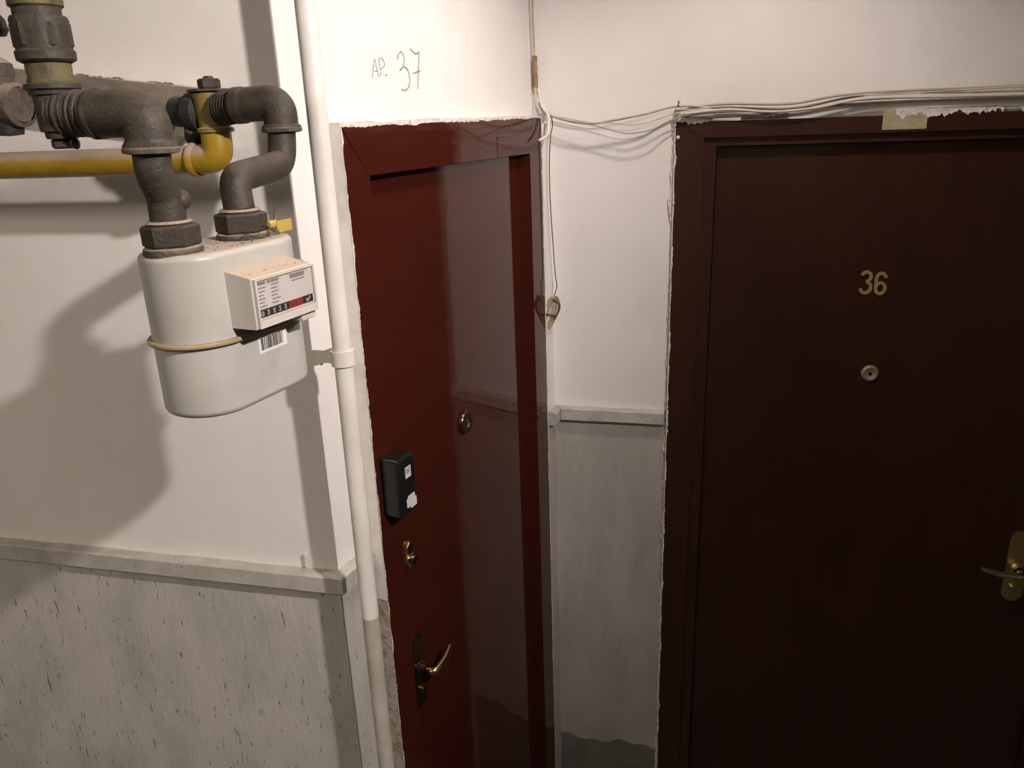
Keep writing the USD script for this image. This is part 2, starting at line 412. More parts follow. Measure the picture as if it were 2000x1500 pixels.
st('wall_side', bx(XL - .2, XL, YF, .3, 0, CEIL), W['far_wall'], label='unseen dark wall beyond the gas pipes')


def skirt(z1, pts):
    return pts


st('baseboard_left', toL(bx(XL, 0, 0, 0.004, 0, .47)), W['skirting'], label='dark painted plinth band under the grey wall')
st('baseboard_back', toB(extrude(Polygon([(x, z) for x, z in [(.2, 0), (.2, .475)] + [(x, .462 + .006 * math.sin(37 * x) + .005 * math.sin(90 * x)) for x in np.linspace(.21, D2X0 - .005, 24)] + [(D2X0 - .005, 0)]]), .0035)
                           .apply_transform(A([[1, 0, 0, 0], [0, 0, 1, 0], [0, 1, 0, 0], [0, 0, 0, 1.]]))), W['skirting'], label='dark green plinth band between the doors')


def rail_prof(h=.033, d=.020):
    return [(0, -h), (d * .75, -h), (d, -h + .004), (d, -.003), (d - .003, 0), (0, 0)]


def rail(p0, u, n, length, mit0=0.0, mit1=0.0):
    """dado rail from p0 along u; mitN shift the outer edge at each end for the mitre"""
    pr = rail_prof(); v = []
    N = max(2, int(length / .01))
    for i, s in enumerate(np.linspace(0, 1, N + 1)):
        for (o, z) in pr:
            a = s * length + (1 - s) * mit0 * o + s * mit1 * o
            wob = .0006 * math.sin(31 * s * length + 3 * z * 100) + .0005 * math.sin(77 * s * length + o * 300)
            v.append(A(p0) + u * a + n * (o + wob) + A([0, 0, z + wob]))
    k = len(pr); f = []
    for i in range(N):
        for j in range(k):
            j2 = (j + 1) % k
            f += [[i * k + j, i * k + j2, (i + 1) * k + j2], [i * k + j, (i + 1) * k + j2, (i + 1) * k + j]]
    for b in (0, N * k):
        for j in range(1, k - 1):
            f.append([b, b + j, b + j + 1])
    m = trimesh.Trimesh(np.array(v), f, process=False); m.fix_normals()
    return m


X1, NY = A([1., 0, 0]), A([0, -1., 0])
st('trim_1', rail(A([XL, 0, ZT]), X1, NY, -XL, 0, 0.8), W['rail_paint'], label='painted dado rail along the wall under the gas meter')
st('trim_2', rail(A([0, 0, ZT]), U2, N2, D1A0 - .002, -0.8, 0), W['rail_paint'], label='short piece of dado rail behind the white pipe')
st('trim_3', rail(A([.2078, YB, ZT]), X1, NY, D2X0 - .2078 - .007, 0.8, 0), W['rail_paint'], label='dado rail between the two doors')
st('trim_4', rail(P2(D1A1, .035, ZT - .002), U2, N2, .8008 - D1A1, 0, -0.8), W['rail_paint'], label='short stub of dado rail beside the glossy door')

# ------------------------------------------------------------------ door 37 (middle wall)
E1 = .035                      # casing stands this far off the wall
LEAF = .010                    # leaf face
WC = .0575
W['cable_pale'] = mat('cable_pale', (0.72, 0.64, 0.58), 0.5)
d1 = thing('door_1', 'narrow glossy dark red-brown door on the left, pencilled AP. 37 above it', 'door', kind='structure')
g = W['gloss_door']
ia0, ia1, iz = D1A0 + WC, D1A1 - WC - .003, D1Z - .069


def prism2(poly, o0, o1):
    """polygon in (a, z) extruded in o, on the middle wall"""
    m = extrude(Polygon(poly), o1 - o0); v = np.asarray(m.vertices); m.vertices = np.stack([v[:, 0], v[:, 2] + o0, v[:, 1]], 1); m.invert()
    return to2(m)


gap = .0006
obj('casing_head', prism2([(D1A0 + gap, D1Z), (D1A1 - gap, D1Z), (ia1 + gap, iz), (ia0 - gap, iz)][::-1], -.05, E1), g, d1, smooth=False)
obj('casing_side', prism2([(D1A0, 0), (ia0, 0), (ia0, iz - .0004), (D1A0, D1Z - .0012)], -.05, E1 - .0006), g, d1, smooth=False)
obj('casing_side', prism2([(ia1, 0), (D1A1, 0), (D1A1, D1Z - .0012), (ia1, iz - .0004)], -.05, E1 - .0006), g, d1, smooth=False)
leaf = obj('leaf', to2(bx(ia0 + .002, ia1 - .002, LEAF - .04, LEAF, 0.006, iz - .002, .0015)), g, d1, smooth=False)
# small carved repair mark on the head
obj('repair_line', to2(cat_(bx(.545, .5458, E1, E1 + .0006, iz, iz + .036), bx(.545, .578, E1, E1 + .0012, iz + .0355, iz + .0375))), W['satin_door'], d1, smooth=False)
# peephole, lock cover and lever
ph = obj('peephole', lathe([(0.0, 0.004), (.009, .004), (.0105, .007), (.021, .007), (.0235, .004), (.0245, 0)], P2(.4045, LEAF, 1.539), N2, 32), W['dark_bronze'], d1)
obj('lens', lathe([(0, .0075), (.006, .0065), (.009, .0045)], P2(.4045, LEAF, 1.539), N2, 20), W['brass'], ph)
lk = obj('lock_cover', place(extrude(Polygon([(.011 * math.cos(t), .026 * math.sin(t)) for t in np.linspace(0, 2 * math.pi, 40)[:-1]]), .004), P2(.1775, LEAF, 1.373), U2, A([0, 0, 1.]), N2),
         W['brass_dull'], d1)
obj('key_cylinder', lathe([(.0085, 0), (.0085, .009), (.0075, .0105), (0, .0105)], P2(.1775, LEAF + .003, 1.364), N2, 24), W['chrome'], lk)
obj('swing_cover', place(extrude(Polygon([(-.007, .004), (.007, .004), (.008, .018), (0, .026), (-.008, .018)]), .002), P2(.1775, LEAF + .004, 1.372), U2, A([0, 0, 1.]), N2), W['brass'], lk)


def handle(parent, o, ex, ez, en, z0, z1, zspin, reach, off, m_plate, m_lever, wid=.034):
    """door plate with rounded ends and a bent lever: ex along the lever, en out of the door"""
    w2 = wid / 2; ps = [(w2 * math.cos(t), z1 - w2 + w2 * math.sin(t)) for t in np.linspace(0, math.pi, 14)] + [(w2 * math.cos(t), z0 + w2 + w2 * math.sin(t)) for t in np.linspace(math.pi, 2 * math.pi, 14)]
    s_ = 1
    pm = extrude(Polygon(ps), .005)
    h = obj('handle', place(pm, o, ex, ez, en), m_plate, parent, smooth=30)
    obj('rosette', lathe([(.015, 0), (.0145, .003), (.011, .006), (.010, .014)], A(o) + A(ez) * zspin + A(en) * .005, en, 24), m_plate, h)
    p = fillet([A(o) + A(ez) * zspin + A(en) * .006, A(o) + A(ez) * zspin + A(en) * off, A(o) + A(ez) * (zspin + .003) + A(en) * off + A(ex) * reach * .55, A(o) + A(ez) * (zspin + .012) + A(en) * (off - .004) + A(ex) * reach], [.010, .03], 10)
    p = resample(p, .003)
    tt = np.linspace(0, 1, len(p))
    obj('lever', sweep(p, .0068 + .0015 * np.sin(tt * math.pi) - .001 * tt, 14), m_lever, h)
    obj('key_cylinder', lathe([(.0075, 0), (.0075, .006), (.0065, .007), (0, .007)], A(o) + A(ez) * (z0 + .035) + A(en) * .004, en, 20), m_lever, h)
    return h


handle(d1, P2(.177, LEAF, 0), U2, A([0, 0, 1.]), N2, 1.052, 1.205, 1.133, .064, .036, W['dark_bronze'], W['brass'])
# ragged paint edges round this casing
obj('paint_edge', to2(place(extrude(ragged(0.0, D1Z, .003, .0012, .0010, 3), .0008), (D1A0, E1 - .0006, 0), (0, 0, 1), (1, 0, 0), (0, 1, 0))), W['raw_plaster'], d1, smooth=False)
obj('paint_edge', to2(place(extrude(ragged(D1A0, D1A1, .003, .0012, .0010, 4), .0008), (0, E1, D1Z), (1, 0, 0), (0, 0, -1), (0, 1, 0))), W['raw_plaster'], d1, smooth=False)
obj('paint_edge', to2(place(extrude(ragged(0, D1Z, .003, .0009, .0008, 5), .0006), (D1A1, E1 - .0006, 0), (0, 0, 1), (-1, 0, 0), (0, 1, 0))), W['raw_plaster'], d1, smooth=False)
# painted outer side and top of the casing
obj('painted_side', to2(cat_(bx(D1A0 - .0022, D1A0 - .0002, 0, E1 + .0002, ZT - .09, D1Z + .0015))), W['white_paint'], d1, smooth=False, label='white painted edge of the casing')
obj('painted_side', to2(cat_(bx(D1A0 - .0022, D1A0 - .0002, 0, E1 + .0002, 0.0, ZT - .09))), W['grey_plaster'], d1, smooth=False, label='crumbling grey lower edge of the casing')
_r1 = np.random.default_rng(12)
xs = np.linspace(D1A0 - .002, D1A1, 150); hh = np.clip(.0035 + .0018 * np.convolve(_r1.normal(size=150), [.3, .4, .3], 'same'), .001, None)
led = extrude(Polygon(list(zip(xs, hh)) + [(D1A1, 0), (D1A0 - .002, 0)]), E1)
obj('dusty_ledge', to2(place(led, (0, 0, D1Z), (1, 0, 0), (0, 0, 1), (0, 1, 0))), W['raw_plaster'], d1, smooth=False, label='dusty rough ledge on top of the casing')

# ------------------------------------------------------------------ door 36 (back wall)
s36 = W['satin_door']
d2 = thing('door_2', 'wide dark brown door on the right with brass number 36', 'door', kind='structure')
E2 = .012


def prismB(poly, o0, o1):
    m = extrude(Polygon(poly), o1 - o0); v = np.asarray(m.vertices); m.vertices = np.stack([v[:, 0], v[:, 2] + o0, v[:, 1]], 1); m.invert()
    return toB(m)


cx0, cx1, cz = .529, D2X1 - .058, 2.0435
obj('casing_head', prismB([(D2X0, D2Z), (D2X1, D2Z), (cx1, cz), (cx0, cz)][::-1], -.06, E2), s36, d2, smooth=False)
obj('casing_side', prismB([(D2X0, 0), (cx0, 0), (cx0, cz - .0004), (D2X0, D2Z - .0006)], -.06, E2 - .0005), s36, d2, smooth=False)
obj('casing_side', prismB([(cx1, 0), (D2X1, 0), (D2X1, D2Z - .0006), (cx1, cz - .0004)], -.06, E2 - .0005), s36, d2, smooth=False)
lx0, lx1, lz = .5545, cx1 - .026, 2.0262
obj('stop_head', toB(bx(cx0 - .001, cx1 + .001, -.055, .003, lz, cz + .001)), s36, d2, smooth=False)
obj('stop_side', toB(bx(cx0 - .001, lx0, -.055, .003, 0, lz)), s36, d2, smooth=False)
obj('stop_side', toB(bx(lx1, cx1 + .001, -.055, .003, 0, lz)), s36, d2, smooth=False)
LF2 = -.018
obj('leaf', toB(bx(lx0 + .0015, lx1 - .0015, LF2 - .04, LF2, .006, lz - .0015, .001)), s36, d2, smooth=False)
# brass digits
def stroke_digit(pts, w, h):
    shp = LineString(pts).buffer(w / 2, quad_segs=6)
    return extrude(shp, h)
def arc(cx, cy, rx, ry, t0, t1, n=16):
    return [(cx + rx * math.cos(math.radians(t)), cy + ry * math.sin(math.radians(t))) for t in np.linspace(t0, t1, n)]
three = arc(0, .0135, .0088, .0098, 150, -75) + arc(0, -.0095, .0102, .0118, 78, -155)
six = [(.0085, .016)] + arc(0, .011, .0092, .0122, 35, 180, 12) + arc(0, -.0085, .0092, .0115, 180, 540, 26)
obj('digit_three', toB(place(stroke_digit(three, .0066, .003), (.8705 + .0025, LF2, 1.7405), (1, 0, 0), (0, 0, 1), (0, 1, 0))), W['digit_brass'], d2, label='brass digit 3')
obj('digit_six', toB(place(stroke_digit(six, .0066, .003), (.902, LF2, 1.738), (1, 0, 0), (0, 0, 1), (0, 1, 0))), W['digit_brass'], d2, label='brass digit 6')
p36 = obj('peephole', lathe([(.0035, .004), (.006, .0035), (.0085, .0045), (.014, .0065), (.0175, .0045), (.0185, 0)], (.901, YB - LF2, 1.5415), NY, 32), W['worn_brass'], d2)
obj('lens', lathe([(0, .005), (.0035, .0045), (.006, .0025)], (.901, YB - LF2, 1.5415), NY, 20), W['dark_lens'], p36)
handle(d2, A([1.2545, YB - LF2, 0]), A([-1., 0, 0]), A([0, 0, 1.]), NY, 1.008, 1.185, 1.092, .085, .040, W['brass_dull'], W['chrome'], .044)
obj('paint_edge', toB(place(extrude(ragged(0, D2Z, .003, .0010, .0011, 7), .0010), (D2X0, E2 - .0005, 0), (0, 0, 1), (1, 0, 0), (0, 1, 0))), W['raw_plaster'], d2, smooth=False)
obj('plaster_border', toB(place(extrude(ragged(0, D2Z + .01, .004, .0055, .0016, 8), .006), (D2X0, 0, 0), (0, 0, 1), (-1, 0, 0), (0, 1, 0))), W['raw_plaster'], d2, smooth=False, label='crumbling white plaster border along the casing')
for xa, xb, w_, am, sd_ in ((D2X0, .545, .009, .0025, 9), (.60, .69, .004, .002, 11), (.888, 1.075, .0125, .0032, 10), (1.10, D2X1, .009, .003, 13)):
    obj('plaster_daub', toB(place(extrude(ragged(xa, xb, .002, w_, am, sd_), .0135), (0, 0, D2Z + .010), (1, 0, 0), (0, 0, -1), (0, 1, 0))), W['raw_plaster'], d2, smooth=False, label='torn white plaster along the top of the casing')
obj('plaster_chip', toB(lathe([(0, .002), (.0035, .0015), (.0042, 0)], (.4765, E2 - .001, 2.046), (0, 1, 0), 12)), W['raw_plaster'], d2)

tag(obj('paper_label', toB(bx(.8655, .945, E2, E2 + .0008, 2.0485, 2.0855)), W['old_paper'], smooth=False), 'blank yellowed paper label stuck on the casing above door 36', 'label')

# ------------------------------------------------------------------ pencilled AP. 37
pl = [[(.2079, 2.1623), (.2171, 2.1867), (.2197, 2.1775), (.2250, 2.1626)], [(.2135, 2.1705), (.2215, 2.1705)], [(.2300, 2.1645), (.2285, 2.1880)],
      [(.2285, 2.188), (.2345, 2.1895), (.2405, 2.1860), (.2420, 2.1800), (.2380, 2.1760), (.2310, 2.1735)], [(.2440, 2.1655), (.2450, 2.1657)],
      [(.2800, 2.1900), (.2830, 2.1965), (.2905, 2.2005), (.2970, 2.1960), (.2985, 2.1880), (.2930, 2.1790), (.2855, 2.1745)],
      [(.2840, 2.1735), (.2960, 2.1790), (.3070, 2.1740), (.3110, 2.1600), (.3040, 2.1480), (.2920, 2.1440), (.2850, 2.1455)],
      [(.3190, 2.2060), (.3330, 2.1995), (.3420, 2.2010)], [(.3445, 2.2030), (.3385, 2.1760), (.3330, 2.1475)], [(.3230, 2.1700), (.3430, 2.1745)]]
pw = [.0013, .001, .0014, .0011, .0026, .0018, .0022, .0022, .0017, .0024]
sm = [np.array(smoothpath([(x, z, 0) for x, z in l], 6))[:, :2] if len(l) > 3 else np.array(l) for l in pl]
hw = thing('pencil_writing', 'grey pencilled writing AP. 37 on the white wall above the glossy door', 'writing')
for nm, ids in (('letter', (0, 1)), ('letter', (2, 3)), ('full_stop', (4,)), ('digit', (5, 6)), ('digit', (7, 8, 9))):
    obj(nm, to2(place(strokes([sm[i] for i in ids], [pw[i] for i in ids], .0004), (0, .0002, 0), (1, 0, 0), (0, 0, 1), (0, 1, 0))), W['pencil'], hw, smooth=False)

# ------------------------------------------------------------------ key box on the left casing
kb = thing('key_box', 'small black plastic box with two pale stickers on the glossy door casing', 'box')
obj('housing', to2(bx(.085, .132, E1 + .0014, .069, 1.500, 1.600, .004)), W['black_plastic'], kb, smooth=20)
obj('front_lid', to2(bx(.088, .129, .0685, .0715, 1.503, 1.597, .0014)), W['black_plastic'], kb, smooth=20)
obj('sticker', to2(bx(.101, .117, .0715, .0720, 1.564, 1.583)), W['sticker'], kb, smooth=False, label='small pale sticker with grey print')
obj('sticker', to2(place(extrude(unary_union([sbox(0, .004, .012, .016), sbox(.010, .0, .024, .012), sbox(.004, .006, .02, .02)]).buffer(.002), .0005), (.101, .0715, 1.511), (1, 0, 0), (0, 0, 1), (0, 1, 0))), W['sticker'], kb, smooth=False, label='torn pale sticker')
obj('sticker_print', to2(cat_(*[bx(.1025 + i * .004, .105 + i * .004, .0720, .0722, 1.571, 1.581 - .002 * (i % 2)) for i in range(3)])), W['print_grey'], kb, smooth=False)

# ------------------------------------------------------------------ white vertical pipe and its clip
CP = A([.084, -.073, 0])
pipe = thing('riser_pipe', 'white painted vertical pipe in front of the wall corner left of the glossy door', 'pipe')


def vert(x, y, z0, z1, r, wob, seed):
    zs = np.linspace(z0, z1, 60)
    return sweep([(x + wob * math.sin(3.1 * z + seed), y + wob * math.cos(2.3 * z), z) for z in zs], r, 24)


obj('upper_length', vert(CP[0], CP[1], 1.42, CEIL, .0122, .0008, 1), W['conduit_white'], pipe)
obj('lower_length', vert(CP[0], CP[1], 0, 1.42, .0122, .0008, 1), W['conduit_grey'], pipe, label='lower length painted grey')
clip = thing('pipe_clip', 'white painted metal clip holding the vertical white pipe to the wall corner', 'clip')
zc = 1.812
ringp = Polygon([(.0157 * math.cos(t), .0157 * math.sin(t)) for t in np.linspace(0, 2 * math.pi, 40)[:-1]]).difference(Polygon([(.0126 * math.cos(t), .0126 * math.sin(t)) for t in np.linspace(0, 2 * math.pi, 40)[:-1]]))
obj('band', place(extrude(ringp, .020), (CP[0], CP[1], zc - .010), (1, 0, 0), (0, 1, 0), (0, 0, 1)), W['conduit_white'], clip, smooth=30)
cd = CP - A([0, -.002, 0]); cd = cd / np.linalg.norm(cd)
sd = A([cd[1], -cd[0], 0])
tl = np.linalg.norm(CP) - .015
v = []
for s in np.linspace(0, 1, 8):
    for dn, dz in ((-.0015, -.010), (.0015, -.010), (.0015, .010), (-.0015, .010)):
        v.append(A([0, -.002, 1.786]) + cd * tl * s + sd * dn + A([0, 0, dz * (1 + .15 * math.sin(s * 9)) + (zc - 1.786) * s]))
f = []
for i in range(7):
    for j in range(4):
        k = (j + 1) % 4
        f += [[i * 4 + j, i * 4 + k, i * 4 + 4 + k], [i * 4 + j, i * 4 + 4 + k, i * 4 + 4 + j]]
f += [[0, 1, 2], [0, 2, 3], [28, 29, 30], [28, 30, 31]]
tg = trimesh.Trimesh(np.array(v), f, process=False); tg.fix_normals()
obj('tongue', tg, W['conduit_white'], clip, smooth=False)
obj('screw', lathe([(.004, 0), (.0035, .002), (0, .0028)], A([0, -.002, 1.786]) + cd * .030 - sd * .0015, -sd, 14), W['conduit_grey'], clip)

# ------------------------------------------------------------------ gas meter
MA = .193
MU, MN, MZ = A([math.sin(MA), math.cos(MA), 0]), A([math.cos(MA), -math.sin(MA), 0]), A([0, 0, 1.])
MC = A([.071, -.2887, 0])
ML, MWD, MT, MS, MB = .1656, .090, 1.993, 1.9105, 1.839


def mp(u, n, z):
    return MC + MU * u + MN * n + MZ * z


def stadium(L, Wd, n=18):
    r = Wd / 2; h = L / 2 - r
    return [(h + r * math.cos(t), r * math.sin(t)) for t in np.linspace(-math.pi / 2, math.pi / 2, n)] + [(-h + r * math.cos(t), r * math.sin(t)) for t in np.linspace(math.pi / 2, 1.5 * math.pi, n)]


def stack(levels):
    """stacked stadiums: (inset, z)"""
    v = []; f = []; k = None
    for ins, z in levels:
        s = stadium(ML - 2 * ins, MWD - 2 * ins); k = len(s)
        v += [mp(a, b, z) for a, b in s]
    for i in range(len(levels) - 1):
        for j in range(k):
            j2 = (j + 1) % k
            f += [[i * k + j, i * k + j2, (i + 1) * k + j2], [i * k + j, (i + 1) * k + j2, (i + 1) * k + j]]
    v += [mp(0, 0, levels[0][1]), mp(0, 0, levels[-1][1])]; c0, c1 = len(v) - 2, len(v) - 1; b = (len(levels) - 1) * k
    for j in range(k):
        j2 = (j + 1) % k
        f += [[c0, j2, j], [c1, b + j, b + j2]]
    m = trimesh.Trimesh(np.array(v), f, process=False); m.fix_normals()
    return m


def arcs(r, z, sgn, n=6):
    return [(r - r * math.sin(t), z + sgn * (r - r * math.cos(t))) for t in np.linspace(0, math.pi / 2, n)]


mt = thing('gas_meter', 'pale grey diaphragm gas meter hanging sideways from two iron pipes', 'gas meter')
obj('lower_case', stack([(r_, z_) for r_, z_ in arcs(.007, MB, 1)] + [(0, MS)]), W['meter_case'], mt, smooth=40)
obj('upper_case', stack([(0, MS)] + [(r_, z_) for r_, z_ in arcs(.006, MT, -1)][::-1]), W['meter_case'], mt, smooth=40)
sf = -.0048
obj('seam_flange', stack([(.001, MS - .0022), (sf + .001, MS - .0022), (sf, MS - .001), (sf, MS + .001), (sf + .001, MS + .0022), (.001, MS + .0022)]), W['meter_seam'], mt, smooth=30, label='tarnished crimped seam round the middle')
# index housing
n0, n1 = MWD / 2 - .0005, .075
iu0, iu1, iz0, iz1 = -.0433, .0437, 1.9215, 1.9690
hv = []
for (n_, zt_) in ((n0, iz1 + .0055), (n1 - .0015, iz1)):
    for u_, z_ in ((iu0, iz0), (iu1, iz0), (iu1, zt_), (iu0, zt_)):
        hv.append(mp(u_, n_, z_))
e_ = .0015
hv += [mp(u_, n1, z_) for u_, z_ in ((iu0 + e_, iz0 + e_), (iu1 - e_, iz0 + e_), (iu1 - e_, iz1 - e_), (iu0 + e_, iz1 - e_))]
hull = trimesh.convex.convex_hull(np.array(hv))
ih = obj('index_housing', hull, W['meter_index'], mt, smooth=12)
wu0, wu1, wz0, wz1 = -.0402, .0405, 1.9300, 1.9665
fr = Polygon([(iu0 + .001, iz0 + .001), (iu1 - .001, iz0 + .001), (iu1 - .001, iz1 - .001), (iu0 + .001, iz1 - .001)]).difference(sbox(wu0, wz0, wu1, wz1))
obj('index_bezel', place(extrude(fr, .004), mp(0, n1 - .001, 0), MU, MZ, MN), W['meter_index'], mt, smooth=False)
dp = obj('dial_plate', place(extrude(sbox(wu0, wz0, wu1, wz1), .0006), mp(0, n1, 0), MU, MZ, MN), W['dial_plate'], mt, smooth=False)
FZ = n1 + .0006


def face(poly_or_mesh, u, z, h=.0003, d=0.0):
    m = extrude(poly_or_mesh, h) if not isinstance(poly_or_mesh, trimesh.Trimesh) else poly_or_mesh
    return place(m, mp(u, FZ + d, z), MU, MZ, MN)


lines = []
_r2 = np.random.default_rng(5)
for k in range(6):
    z = 1.9585 - .0034 * k
    lines.append(face(sbox(0, 0, .007 + .004 * _r2.random(), .0011), -.0375, z)); lines.append(face(sbox(0, 0, .008 + .004 * _r2.random(), .0011), -.0200, z + .0006))
for k, (u0, u1) in enumerate(((-.038, -.027), (-.024, -.020), (-.0185, -.0085))):
    lines.append(face(sbox(0, 0, u1 - u0, .0028), u0, 1.9618))
lines.append(face(sbox(0, 0, .021, .0040), .008, 1.9600)); lines.append(face(sbox(0, 0, .019, .0012), .010, 1.9570))
obj('printed_lines', cat_(*lines), W['print_grey'], dp, smooth=False)
sz0, sz1 = 1.9318, 1.9392
obj('counter_strip', face(sbox(0, 0, .0415, sz1 - sz0), -.0395, sz0), W['print_black'], dp, smooth=False)
obj('red_strip', face(sbox(0, 0, .021, sz1 - sz0), .0020, sz0), W['print_red'], dp, smooth=False)
obj('unit_strip', face(sbox(0, 0, .0155, sz1 - sz0), .0230, sz0), W['print_black'], dp, smooth=False)
dg = []
for i, ch in enumerate('03533'):
    t = meshkit.text_mesh(ch, .0044, .0002, bold=True); dg.append(face(t, -.0375 + .0080 * i, sz0 + .0015, d=.0003))
obj('counter_digits', cat_(*dg), W['print_white'], dp, smooth=False)
dg = [face(meshkit.text_mesh(ch, .0042, .0002), .0040 + .0065 * i, sz0 + .0015, d=.0003) for i, ch in enumerate('323')]
obj('red_digits', cat_(*dg), W['print_black'], dp, smooth=False)
obj('unit_mark', face(meshkit.text_mesh('m³', .0040, .0002, bold=True), .0275, sz0 + .0015, d=.0003), W['print_white'], dp, smooth=False)
obj('window_pane', place(extrude(sbox(wu0, wz0, wu1, wz1), .0004), mp(0, n1 + .0022, 0), MU, MZ, MN), W['clear_plastic'], mt, smooth=False)
obj('seal_lug', cat_(place(bx(0, .006, 0, .010, 0, .009, .001), mp(iu1 - .001, n1 - .012, 1.936), MU, MN, MZ), place(bx(0, .022, 0, .012, 0, .008, .001), mp(.022, n1 - .014, iz0 - .0075), MU, MN, MZ)), W['meter_index'], mt, smooth=20)
# barcode sticker
bs = obj('barcode_sticker', place(extrude(sbox(-.0135, 1.8875, .0275, 1.9050), .0004), mp(0, MWD / 2, 0), MU, MZ, MN), W['paper'], mt, smooth=False)
bars = []; u_ = -.0100
while u_ < .0225:
    w_ = random.choice([.0004, .0006, .0009, .0014]); bars.append(place(extrude(sbox(u_, 1.8905, u_ + w_, 1.9025), .0002), mp(0, MWD / 2 + .0004, 0), MU, MZ, MN)); u_ += w_ + random.choice([.0005, .0007, .0012])
obj('barcode_bars', cat_(*bars), W['print_black'], bs, smooth=False)
# dust and crumbs on the lid
cr = []
for i in range(70):
    u_, n_ = rng.uniform(-.05, .058), rng.uniform(-.03, .034)
    s = trimesh.creation.icosphere(0, rng.uniform(.0005, .0014)); s.vertices *= [1, 1, .5]; s.apply_translation(mp(u_, n_, MT + .0004)); cr.append(s)
for i in range(30):
    s = trimesh.creation.icosphere(0, rng.uniform(.0004, .0009)); s.apply_translation(mp(rng.uniform(iu0 + .004, iu1 - .004), rng.uniform(n0 + .004, n1 - .006), iz1 + .0022)); cr.append(s)
tag(obj('dust_crumbs', cat_(*cr), W['crumb'], mt, smooth=False), kind='stuff')
# two unions
C1, C2 = mp(-.0553, 0, MT), mp(.0355, 0, MT)
for c in (C1, C2):
    un = obj('pipe_union', lathe([(0, -.003), (.0255, -.003), (.0265, .001), (.0255, .005), (.0225, .006), (0, .006)], c, MZ, 28), W['iron_dusty'], mt, smooth=30)
    obj('union_nut', hexnut(c + MZ * .006, MZ, .0255, .019), W['iron'], un, smooth=20)
    obj('union_collar', lathe([(.019, 0), (.0205, .002), (.0185, .004), (0, .004)], c + MZ * .025, MZ, 24), W['iron_dusty'], un)

# ------------------------------------------------------------------ near pipe: union -> jog -> elbow -> tee
np_ = thing('inlet_pipe', 'dark dusty iron pipe bending from the near meter union to the thick riser', 'pipe')
YN = -.356
top = C1 + MZ * .028
ez, ezx = 2.1125, .0655
pth = fillet([top, top + A([.0005, 0, .022]), A([.0635, YN, 2.064]), A([.0648, YN, 2.086])], [.02, .02], 8)
pth = resample(pth, .003)
obj('straight_length', sweep(pth, .0158, 24), W['iron'], np_)
obj('weld_lump', trimesh.creation.icosphere(2, .0095).apply_translation(top + A([.010, 0.008, .018])), W['iron'], np_)
el = resample(fillet([A([.0648, YN, 2.083]), A([.0655, YN, ez + .001]), A([.018, YN, ez + .0015])], [.030], 14), .002)
rr = np.full(len(el), .0198); rr[:3] = .0225; rr[3] = .021
obj('elbow', sweep(el, rr, 28), W['iron'], np_)
obj('elbow_rim', lathe([(.0185, -.003), (.0232, -.002), (.0235, .001), (.0225, .003), (.019, .004)], A([.0648, YN, 2.083]), A([.02, 0, 1.]), 28), W['iron_dusty'], np_)
run = resample([A([.020, YN, ez + .0015]), A([-.020, YN, ez + .004])], .0012)
rr = .0185 + .0006 * np.sin(np.arange(len(run)) * 1.3) + .0006 * rng.normal(size=len(run)); rr[:4] = .0205
obj('threaded_nipple', rough(sweep(run, rr, 24), .0014, 160, 2), W['iron'], np_, label='rough threaded nipple wrapped in old sealing hemp')

# thick riser at the left
rs = thing('gas_riser', 'thick dark iron riser of stacked fittings at the upper left edge', 'pipe')
XR_, YR_ = -.0215, YN
ax = MZ
obj('tee', lathe([(.0135, 2.1005), (.0165, 2.1015), (.0170, 2.1085), (.0172, 2.1300), (.0195, 2.1315), (.0200, 2.1345), (.0225, 2.136), (.0225, 2.1395), (.018, 2.141)], A([XR_, YR_, 0]), ax, 28), W['iron'], rs)
obj('drain_plug', cat_(hexnut(A([XR_ - .001, YR_, 2.0865]), ax, .0095, .009), lathe([(.0125, 2.0950), (.0135, 2.097), (.0135, 2.1010)], A([XR_, YR_, 0]), ax, 20), lathe([(.004, 0), (.005, .004), (0, .006)], A([XR_ + .009, YR_ - .001, 2.0905]), X1, 12)), W['iron'], rs)
obj('brass_nipple', lathe([(.0185, 2.140), (.0190, 2.1425), (.0175, 2.146), (.0182, 2.154), (.0178, 2.157)], A([XR_, YR_, 0]), ax, 28), W['iron_yellow'], rs)
obj('coupling', lathe([(.0200, 2.1570), (.0232, 2.159), (.0235, 2.1655), (.0218, 2.1675), (.0222, 2.185), (.0228, 2.190), (.0215, 2.193)], A([XR_, YR_, 0]), ax, 28), W['iron'], rs)
obj('hexagon', hexnut(A([XR_, YR_, 2.168]), ax, .0236, .021), W['iron'], rs, smooth=20)
obj('upper_length', rough(sweep([(XR_ + .0008 * math.sin(z * 60), YR_, z) for z in np.linspace(2.190, CEIL, 60)], .0185, 28), .0007, 120, 4), W['iron'], rs)
obj('union_ring', lathe([(.019, 2.1995), (.0212, 2.201), (.0212, 2.206), (.019, 2.2075)], A([XR_, YR_, 0]), ax, 28), W['iron_yellow'], rs)

